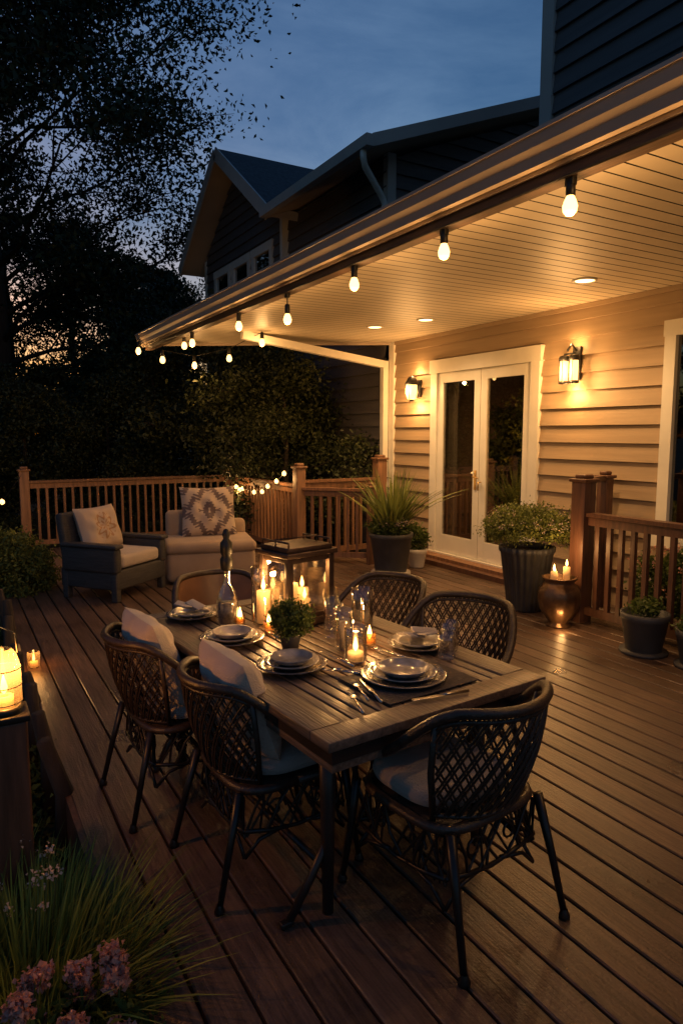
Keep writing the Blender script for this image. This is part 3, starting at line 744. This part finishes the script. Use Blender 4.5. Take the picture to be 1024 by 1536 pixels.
# ---------------------------------------------------------------- plants
def blades(name,n,r0,L,wd,k,parent,loc,up=.9,droop=.9,seed=1):
    rn=random.Random(seed); b=MB(); vs=[];fs=[]
    for i in range(n):
        a=rn.uniform(0,2*math.pi); rr=r0*math.sqrt(rn.random()); l=L*rn.uniform(.55,1.1)
        sp=rn.uniform(.15,1)*up; dx,dy=math.cos(a+rn.uniform(-.5,.5)),math.sin(a+rn.uniform(-.5,.5))
        p=Vector((rr*math.cos(a),rr*math.sin(a),0)); side=Vector((-dy,dx,0)); ns_=6; o=len(vs)
        tw=rn.uniform(-.6,.6)
        sd=(side*math.cos(tw)+Vector((0,0,1))*math.sin(tw))
        for j in range(ns_+1):
            t=j/ns_; q=p+Vector((dx,dy,0))*(l*sp*(t*.55+.45*t*t))+Vector((0,0,l*(t-.5*droop*sp*t*t)))
            w_=wd*(1-t)**.7*(.6+.4*min(1,t*4))+.0004
            vs+= [q-sd*w_/2,q+sd*w_/2]
        for j in range(ns_): fs.append((o+2*j,o+2*j+1,o+2*j+3,o+2*j+2))
    b.add(vs,fs,k,True); return b.obj(name,parent,loc)
def pot(b,r,h_,k='pot',fl=0,fd=0,top=1.0):
    b.lathe([(.001,0),(r*.72,0),(r*.76,.02),(r*top,h_-.06),(r*1.06*top,h_-.05),(r*1.07*top,h_),(r*.95*top,h_),(r*.93*top,h_-.05),(.001,h_-.05)],(0,0,0),k,120 if fl else 32,fl,fd)
e=empty('potted_spiky_plant',(4.62,6.80,0)); b=MB(); pot(b,.25,.50); b.cyl((0,0,.448),.22,.012,'soil'); b.cyl((0,0,-.0),.24,.03,'potw'); b.obj('pot',e)
blades('long_leaves',210,.12,.86,.042,'leafp',e,(0,0,.46),.85,.8,4)
place(leafmesh('under_leaves',clumps((0,0,.60),(.26,.26,.14),70,40,.035,.3),.05,.022,'leafg'),'low_foliage',e)
place(leafmesh('wf',clumps((-.05,-.08,.66),(.22,.22,.08),24,12,.02,.5),.02,.014,'white'),'small_blossoms',e)
e=empty('small_white_planter',(5.12,6.95,0)); b=MB(); pot(b,.12,.24,'potw'); b.obj('pot',e)
place(leafmesh('sl',clumps((0,0,.38),(.15,.15,.18),50,24,.03,.2),.05,.02,'leafg'),'foliage',e)
e=empty('tall_ribbed_planter',(4.80,4.74,0)); b=MB(); pot(b,.225,.62,'pot',24,.03,1.08); b.cyl((0,0,.56),.2,.012,'soil'); b.obj('pot',e)
place(leafmesh('pl',clumps((0,0,.78),(.42,.42,.22),420,46,.034,.35,-.35),.030,.016,'leafp'),'foliage',e)
place(leafmesh('plw',clumps((0,0,.81),(.42,.42,.21),120,7,.02,.85,-.1),.015,.012,'white'),'tiny_blossoms',e)
e=empty('bronze_urn_lantern',(4.62,4.16,0)); b=MB()
b.lathe([(.001,.0),(.10,.0),(.11,.015),(.075,.03),(.10,.06),(.165,.16),(.185,.25),(.175,.33),(.13,.385),(.12,.40),(.15,.43),(.155,.44),(.13,.44),(.105,.40),(.001,.39)],(0,0,0),'urn',48,12,.02)
for (x,y,hh) in((-.05,.02,.10),(.05,-.03,.14),(.0,.06,.07)): b.cyl((x,y,.39),.03,hh,'wax',14); flame(b,x,y,.395+hh,1.4)
b.obj('urn_and_candles',e); point((0,-.02,.66),2.4,e,.015); point((-.14,-.17,.06),.6,e,.015)
for i,(x,y,r_,h_) in enumerate(((4.62,3.30,.17,.32),(4.66,2.88,.15,.28))):
    e=empty('black_flower_pot',(x,y,0)); b=MB(); pot(b,r_,h_); b.cyl((0,0,0),r_*1.05,.025,'pot'); b.obj('pot',e)
    place(leafmesh('fl',clumps((0,0,h_+.03),(.14,.14,.06),24,20,.03,.2),.045,.022,'leafg'),'foliage',e)
e=empty('flowering_shrub',(5.30,3.1,0)); 
place(leafmesh('fl2',clumps((0,0,.42),(.28,.9,.40),260,46,.04,.2),.05,.024,'leafg'),'foliage',e)
place(leafmesh('fl3',clumps((0,0,.55),(.28,.85,.32),60,8,.02,.8),.03,.025,'pink'),'blossoms',e)
place(leafmesh('fl4',clumps((0,0,.55),(.28,.85,.30),40,8,.02,.8),.03,.025,'white'),'white_blossoms',e)
e=empty('ornamental_grass',(.13,2.14,-.16)); blades('blades',1700,.25,.46,.013,'blade',e,(0,0,0),.95,.8,8)
e=empty('ornamental_grass',(-.04,2.42,-.25)); blades('blades',700,.22,.52,.012,'blade',e,(0,0,0),.7,.7,9)
e=empty('pink_flower_plant',(.25,1.84,-.32)); b=MB(); rn=random.Random(5); cs=[]
for i in range(15):
    x,y,z_=rn.uniform(-.18,.10),rn.uniform(-.16,.12),rn.uniform(.38,.55); b.tube([(x*.4,y*.4,0),(x*.8,y*.8,z_*.6),(x,y,z_)],.004,'leafg',5)
    for j in range(9):
        d_=np.random.normal(size=3); d_/=np.linalg.norm(d_); cs.append(np.array([x,y,z_])+d_*.024+np.random.normal(size=(34,3))*.009)
b.obj('stems',e)
place(leafmesh('pk',np.concatenate(cs),.018,.015,'pink'),'flower_heads',e)
place(leafmesh('pkl',clumps((-.03,0,.24),(.27,.24,.19),170,30,.03,.1),.055,.022,'leafg'),'leaves',e)
e=empty('wildflower_plant',(.10,2.36,-.3)); b=MB(); cs=[]
for i in range(26):
    x,y,z_=rn.uniform(-.2,.15),rn.uniform(-.2,.2),rn.uniform(.4,.66); b.tube([(x*.5,y*.5,0),(x,y,z_)],.0025,'leafg',4); cs.append(np.array([x,y,z_])+np.random.normal(size=(14,3))*.011)
b.obj('stems',e); place(leafmesh('wk',np.concatenate(cs),.013,.010,'white'),'flower_heads',e)
e=empty('garden_bush',(.52,8.2,-.3)); place(leafmesh('gb',clumps((0,0,.46),(.48,.52,.46),520,60,.045,.3,-.6),.045,.022,'leafp'),'foliage',e)
e=empty('border_groundcover',(.12,4.8,-.3)); place(leafmesh('gc',clumps((0,0,.08),(.32,2.9,.20),520,55,.05,.1),.05,.022,'leafg'),'foliage',e)
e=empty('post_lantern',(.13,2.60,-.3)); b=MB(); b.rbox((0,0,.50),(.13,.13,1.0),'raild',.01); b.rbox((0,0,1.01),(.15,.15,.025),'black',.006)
b.lathe([(.045,1.03),(.058,1.06),(.058,1.18),(.045,1.23),(.03,1.25)],(0,0,0),'amber',24); b.lathe([(.055,1.022),(.06,1.04),(.045,1.045)],(0,0,0),'black',24)
for zz in(1.06,1.12,1.18): b.tube([(.059*math.cos(q*math.pi/8),.059*math.sin(q*math.pi/8),zz) for q in range(17)],.0022,'black',4)
b.tube([(-.05,0,1.23),(-.045,0,1.30),(0,0,1.33),(.045,0,1.30),(.05,0,1.23)],.003,'black',5)
b.cyl((0,0,1.03),.03,.05,'wax'); flame(b,0,0,1.085,1.6); b.obj('post_and_glass',e); point((0,0,1.185),4.5,e,.015)
dw=MB(); rn=random.Random(2)
for i in range(9):
    y=3.3+i*.42; dw.tube([(.36+rn.uniform(-.03,.03),y,-.3),(.37+rn.uniform(-.03,.03),y+.02,0),(.35+rn.uniform(-.04,.04),y+rn.uniform(-.03,.03),.16+rn.uniform(0,.16))],[.05,.042,.034],'bark',8)
dw.obj('garden_edging_logs')
e=obj_at('garden_candle',.40,5.30,.0); b=MB(); b.lathe([(.001,0.002),(.04,0.002),(.045,.10),(.038,.12)],(.07,0,0),'amber',20); b.cyl((.07,0,.005),.028,.04,'wax'); flame(b,.07,0,.047,1.2); b.obj('glass',e); point((.07,0,.135),.9,e,.012)

# ---------------------------------------------------------------- trees
def make_tree(seed,H,trunk_r,crown_r,crown_z0,nl=16,k='leaf',leaf=.13,per=70,tight=1.0,wob=.03,nsub=7):
    rn=random.Random(seed); b=MB(); tips=[]
    tp=[]; x=y=0
    for i in range(11):
        t=i/10; tp.append(Vector((x,y,H*.93*t))); x+=rn.uniform(-wob,wob)*H*.4; y+=rn.uniform(-wob,wob)*H*.4
    b.tube(tp,[trunk_r*(1-.93*(i/10))+.02 for i in range(11)],'bark',9)
    def tat(z): 
        t=max(0,min(.999,z/(H*.93)))*10; i=int(t); return tp[i].lerp(tp[i+1],t-i)
    for i in range(nl):
        q=(i+.5)/nl; z0=crown_z0+(H*.92-crown_z0)*q; p=tat(z0)
        a=i*2.4+rn.uniform(-.4,.4); prof=math.sin(math.pi*min(1,.22+.75*q))**.7*(1 if q<.6 else 1-.7*(q-.6))
        l=crown_r*prof*rn.uniform(.7,1.12); el=rn.uniform(.05,.5)+.6*q
        dr=Vector((math.cos(a)*math.cos(el),math.sin(a)*math.cos(el),math.sin(el)))
        pts=[p]
        for j in range(1,5): pts.append(p+dr*l*j/4+Vector((rn.uniform(-.05,.05)*l,rn.uniform(-.05,.05)*l,rn.uniform(-.03,.07)*l)))
        rr=trunk_r*.22*(1-.6*q)+.012; b.tube(pts,[rr,rr*.75,rr*.5,rr*.3,rr*.15],'bark',6)
        for j in range(nsub):
            t=rn.uniform(.2,1)*4; ii=min(3,int(t)); s0=pts[ii].lerp(pts[ii+1],t-ii)
            d2=(dr+Vector((rn.uniform(-1,1),rn.uniform(-1,1),rn.uniform(-.6,.8)))*.9).normalized(); l2=l*rn.uniform(.22,.42)
            e_=s0+d2*l2; b.tube([s0,s0.lerp(e_,.5)+Vector((0,0,.05*l2)),e_],[rr*.35,rr*.25,rr*.1],'bark',4,False)
            for m_ in range(4):
                s1=s0.lerp(e_,rn.uniform(.3,1)); d3=(d2+Vector((rn.uniform(-1,1),rn.uniform(-1,1),rn.uniform(-.9,.5)))).normalized()
                t_=s1+d3*l2*rn.uniform(.2,.5); tips.append((t_,l2)); 
                b.tube([s1,t_],[.014,.006],'bark',3,False)
    out=[]
    for t_,l2 in tips:
        sp_=min(.5,.13*l2+.16)*tight
        out.append(np.array(t_)+np.random.normal(size=(int(per*rn.uniform(.3,1.5)),3))*np.array([sp_,sp_,sp_*.6]))
    lm=leafmesh('crown',np.concatenate(out),leaf,leaf*.5,k)
    return take(b.obj('w')),lm
def put_tree(name,ms,loc,rz=0,s=1,parent=None,sz=None):
    e=empty(name,loc,rz,parent); e.scale=(s,s,sz or s); place(ms[0],'trunk_and_limbs',e); place(ms[1],'foliage',e); return e
T1=make_tree(11,18,.30,5.8,2.4,60,'leaf',.15,78,1.15,.012,8)
T2=make_tree(23,10,.2,3.4,1.2,18,'leafd',.16,75,1.1)
T3=make_tree(31,4.2,.07,1.5,.15,12,'leafd',.09,80)
T4=make_tree(47,11,.18,3.6,1.5,24,'leaf',.13,26,1.25,.015)
put_tree('large_tree',T1,(1.3,19.6,-.3),.6)
put_tree('large_tree',T1,(-4.2,17.4,-.3),2.3,.92)
put_tree('slender_tree',T4,(3.6,22.5,-.3),.5,.78)
put_tree('slender_tree',T4,(1.9,25,-.3),2.5,.85)
dt=empty('distant_trees')
for i,(x,y,s) in enumerate([(-9,27,1.0),(-5,30,.9),(-1.5,29,.7),(7.5,27,.80),(9,33,1.0),(-13,24,1.1),(12,30,1),(-17,20,1.1),(-5,40,1.0),(11,42,1.0),(-12,38,1.2),(5.8,24,.6),(4.2,30,.36),(1.5,30,.34)]):
    put_tree('tree',T2,(x,y,-.3),i*1.3,s,dt)
for i,(x,y,s) in enumerate([(4.72,9.75,.74),(4.7,10.9,.86),(4.6,12.2,.95),(3.9,14.2,.9),(2.6,13.6,.75),(1.2,13.2,.7),(-.3,13.4,.8),(-1.6,12.6,.85),(.4,15.5,.85),(2.0,16.2,.85),(-2.8,14.5,1.1),(5.0,17.5,1.0),(3.4,17.8,.9),(-1.0,17,.9),(3.5,12.2,.6)]):
    put_tree('garden_shrub',T3,(x,y,-.35),i*2.1,s)
e=empty('reflected_greenery_plant',(6.40,6.72,.05)); b=MB(); pot(b,.16,.3,'potw'); b.tube([(0,0,.25),(.02,0,.7),(0,.03,1.2)],.012,'bark',6); b.obj('pot',e)  # plant added indoors to imitate garden greenery reflected in the door pane
place(leafmesh('ip',clumps((0,-.05,1.3),(.30,.40,.9),130,22,.06,.2),.11,.05,'leafp'),'foliage',e)
e=empty('table_lamp',(7.55,7.5,.05)); b=MB(); b.cyl((0,0,0),.16,.7,'room'); b.cyl((0,0,.7),.05,.22,'brass'); b.lathe([(.09,.92),(.06,1.06)],(0,0,0),'lampg',24); b.obj('lamp_body',e); point((-.2,-.15,1.15),3,e,.05)
e=empty('added_fill_lamp',(6.75,5.55,.05)); b=MB(); b.cyl((0,0,0),.14,.03,'brass'); b.cyl((0,0,.03),.015,1.5,'brass'); b.lathe([(.20,1.5),(.13,1.75)],(0,0,0),'lampg',24); b.obj('lamp_body',e); point((-.1,.22,1.62),9,e,.05)  # unseen lamp added beside the doorway to light the greenery from the front

# ---------------------------------------------------------------- world & camera
wd=bpy.data.worlds.new('World'); scene.world=wd; wd.use_nodes=True; N=wd.node_tree.nodes; L=wd.node_tree.links
bg=N['Background']; sky=N.new('ShaderNodeTexSky'); sky.sky_type='NISHITA'; sky.sun_disc=False; sky.sun_elevation=R(1.0); sky.sun_rotation=R(5); sky.ozone_density=3.0; sky.air_density=1.2; sky.dust_density=1.0
tc=N.new('ShaderNodeTexCoord'); mp=N.new('ShaderNodeMapping'); mp.inputs['Scale'].default_value=(1,1,3.0); L.new(tc.outputs['Generated'],mp.inputs[0])
no=N.new('ShaderNodeTexNoise'); no.inputs['Scale'].default_value=3.2; no.inputs['Detail'].default_value=9; no.inputs['Roughness'].default_value=.62; no.inputs['Distortion'].default_value=.4; L.new(mp.outputs[0],no.inputs['Vector'])
cr=N.new('ShaderNodeValToRGB'); cr.color_ramp.elements[0].position=.35; cr.color_ramp.elements[0].color=(.52,.78,.98,1); cr.color_ramp.elements[1].position=.70; cr.color_ramp.elements[1].color=(1.25,1.34,1.36,1); L.new(no.outputs['Fac'],cr.inputs[0])
mx=N.new('ShaderNodeMix'); mx.data_type='RGBA'; mx.blend_type='MULTIPLY'; mx.inputs['Factor'].default_value=1
L.new(sky.outputs[0],mx.inputs['A']); L.new(cr.outputs[0],mx.inputs['B']); L.new(mx.outputs['Result'],bg.inputs[0]); bg.inputs[1].default_value=.31
s=bpy.data.lights.new('dusk_sun','SUN'); s.energy=.02; s.angle=R(10); s.color=(.7,.8,1); so=bpy.data.objects.new('dusk_sun',s); COL.objects.link(so)
so.rotation_euler=Vector((-.09,-.99,-.02)).to_track_quat('-Z','Y').to_euler()
cam=bpy.data.cameras.new('camera'); cam.sensor_fit='VERTICAL'; cam.sensor_height=36; cam.sensor_width=24; cam.lens=24; cam.clip_end=1500; cam.clip_start=.05
co_=bpy.data.objects.new('camera',cam); COL.objects.link(co_); co_.location=(0,0,1.7); co_.rotation_euler=(R(90-6.6),0,R(-30)); scene.camera=co_
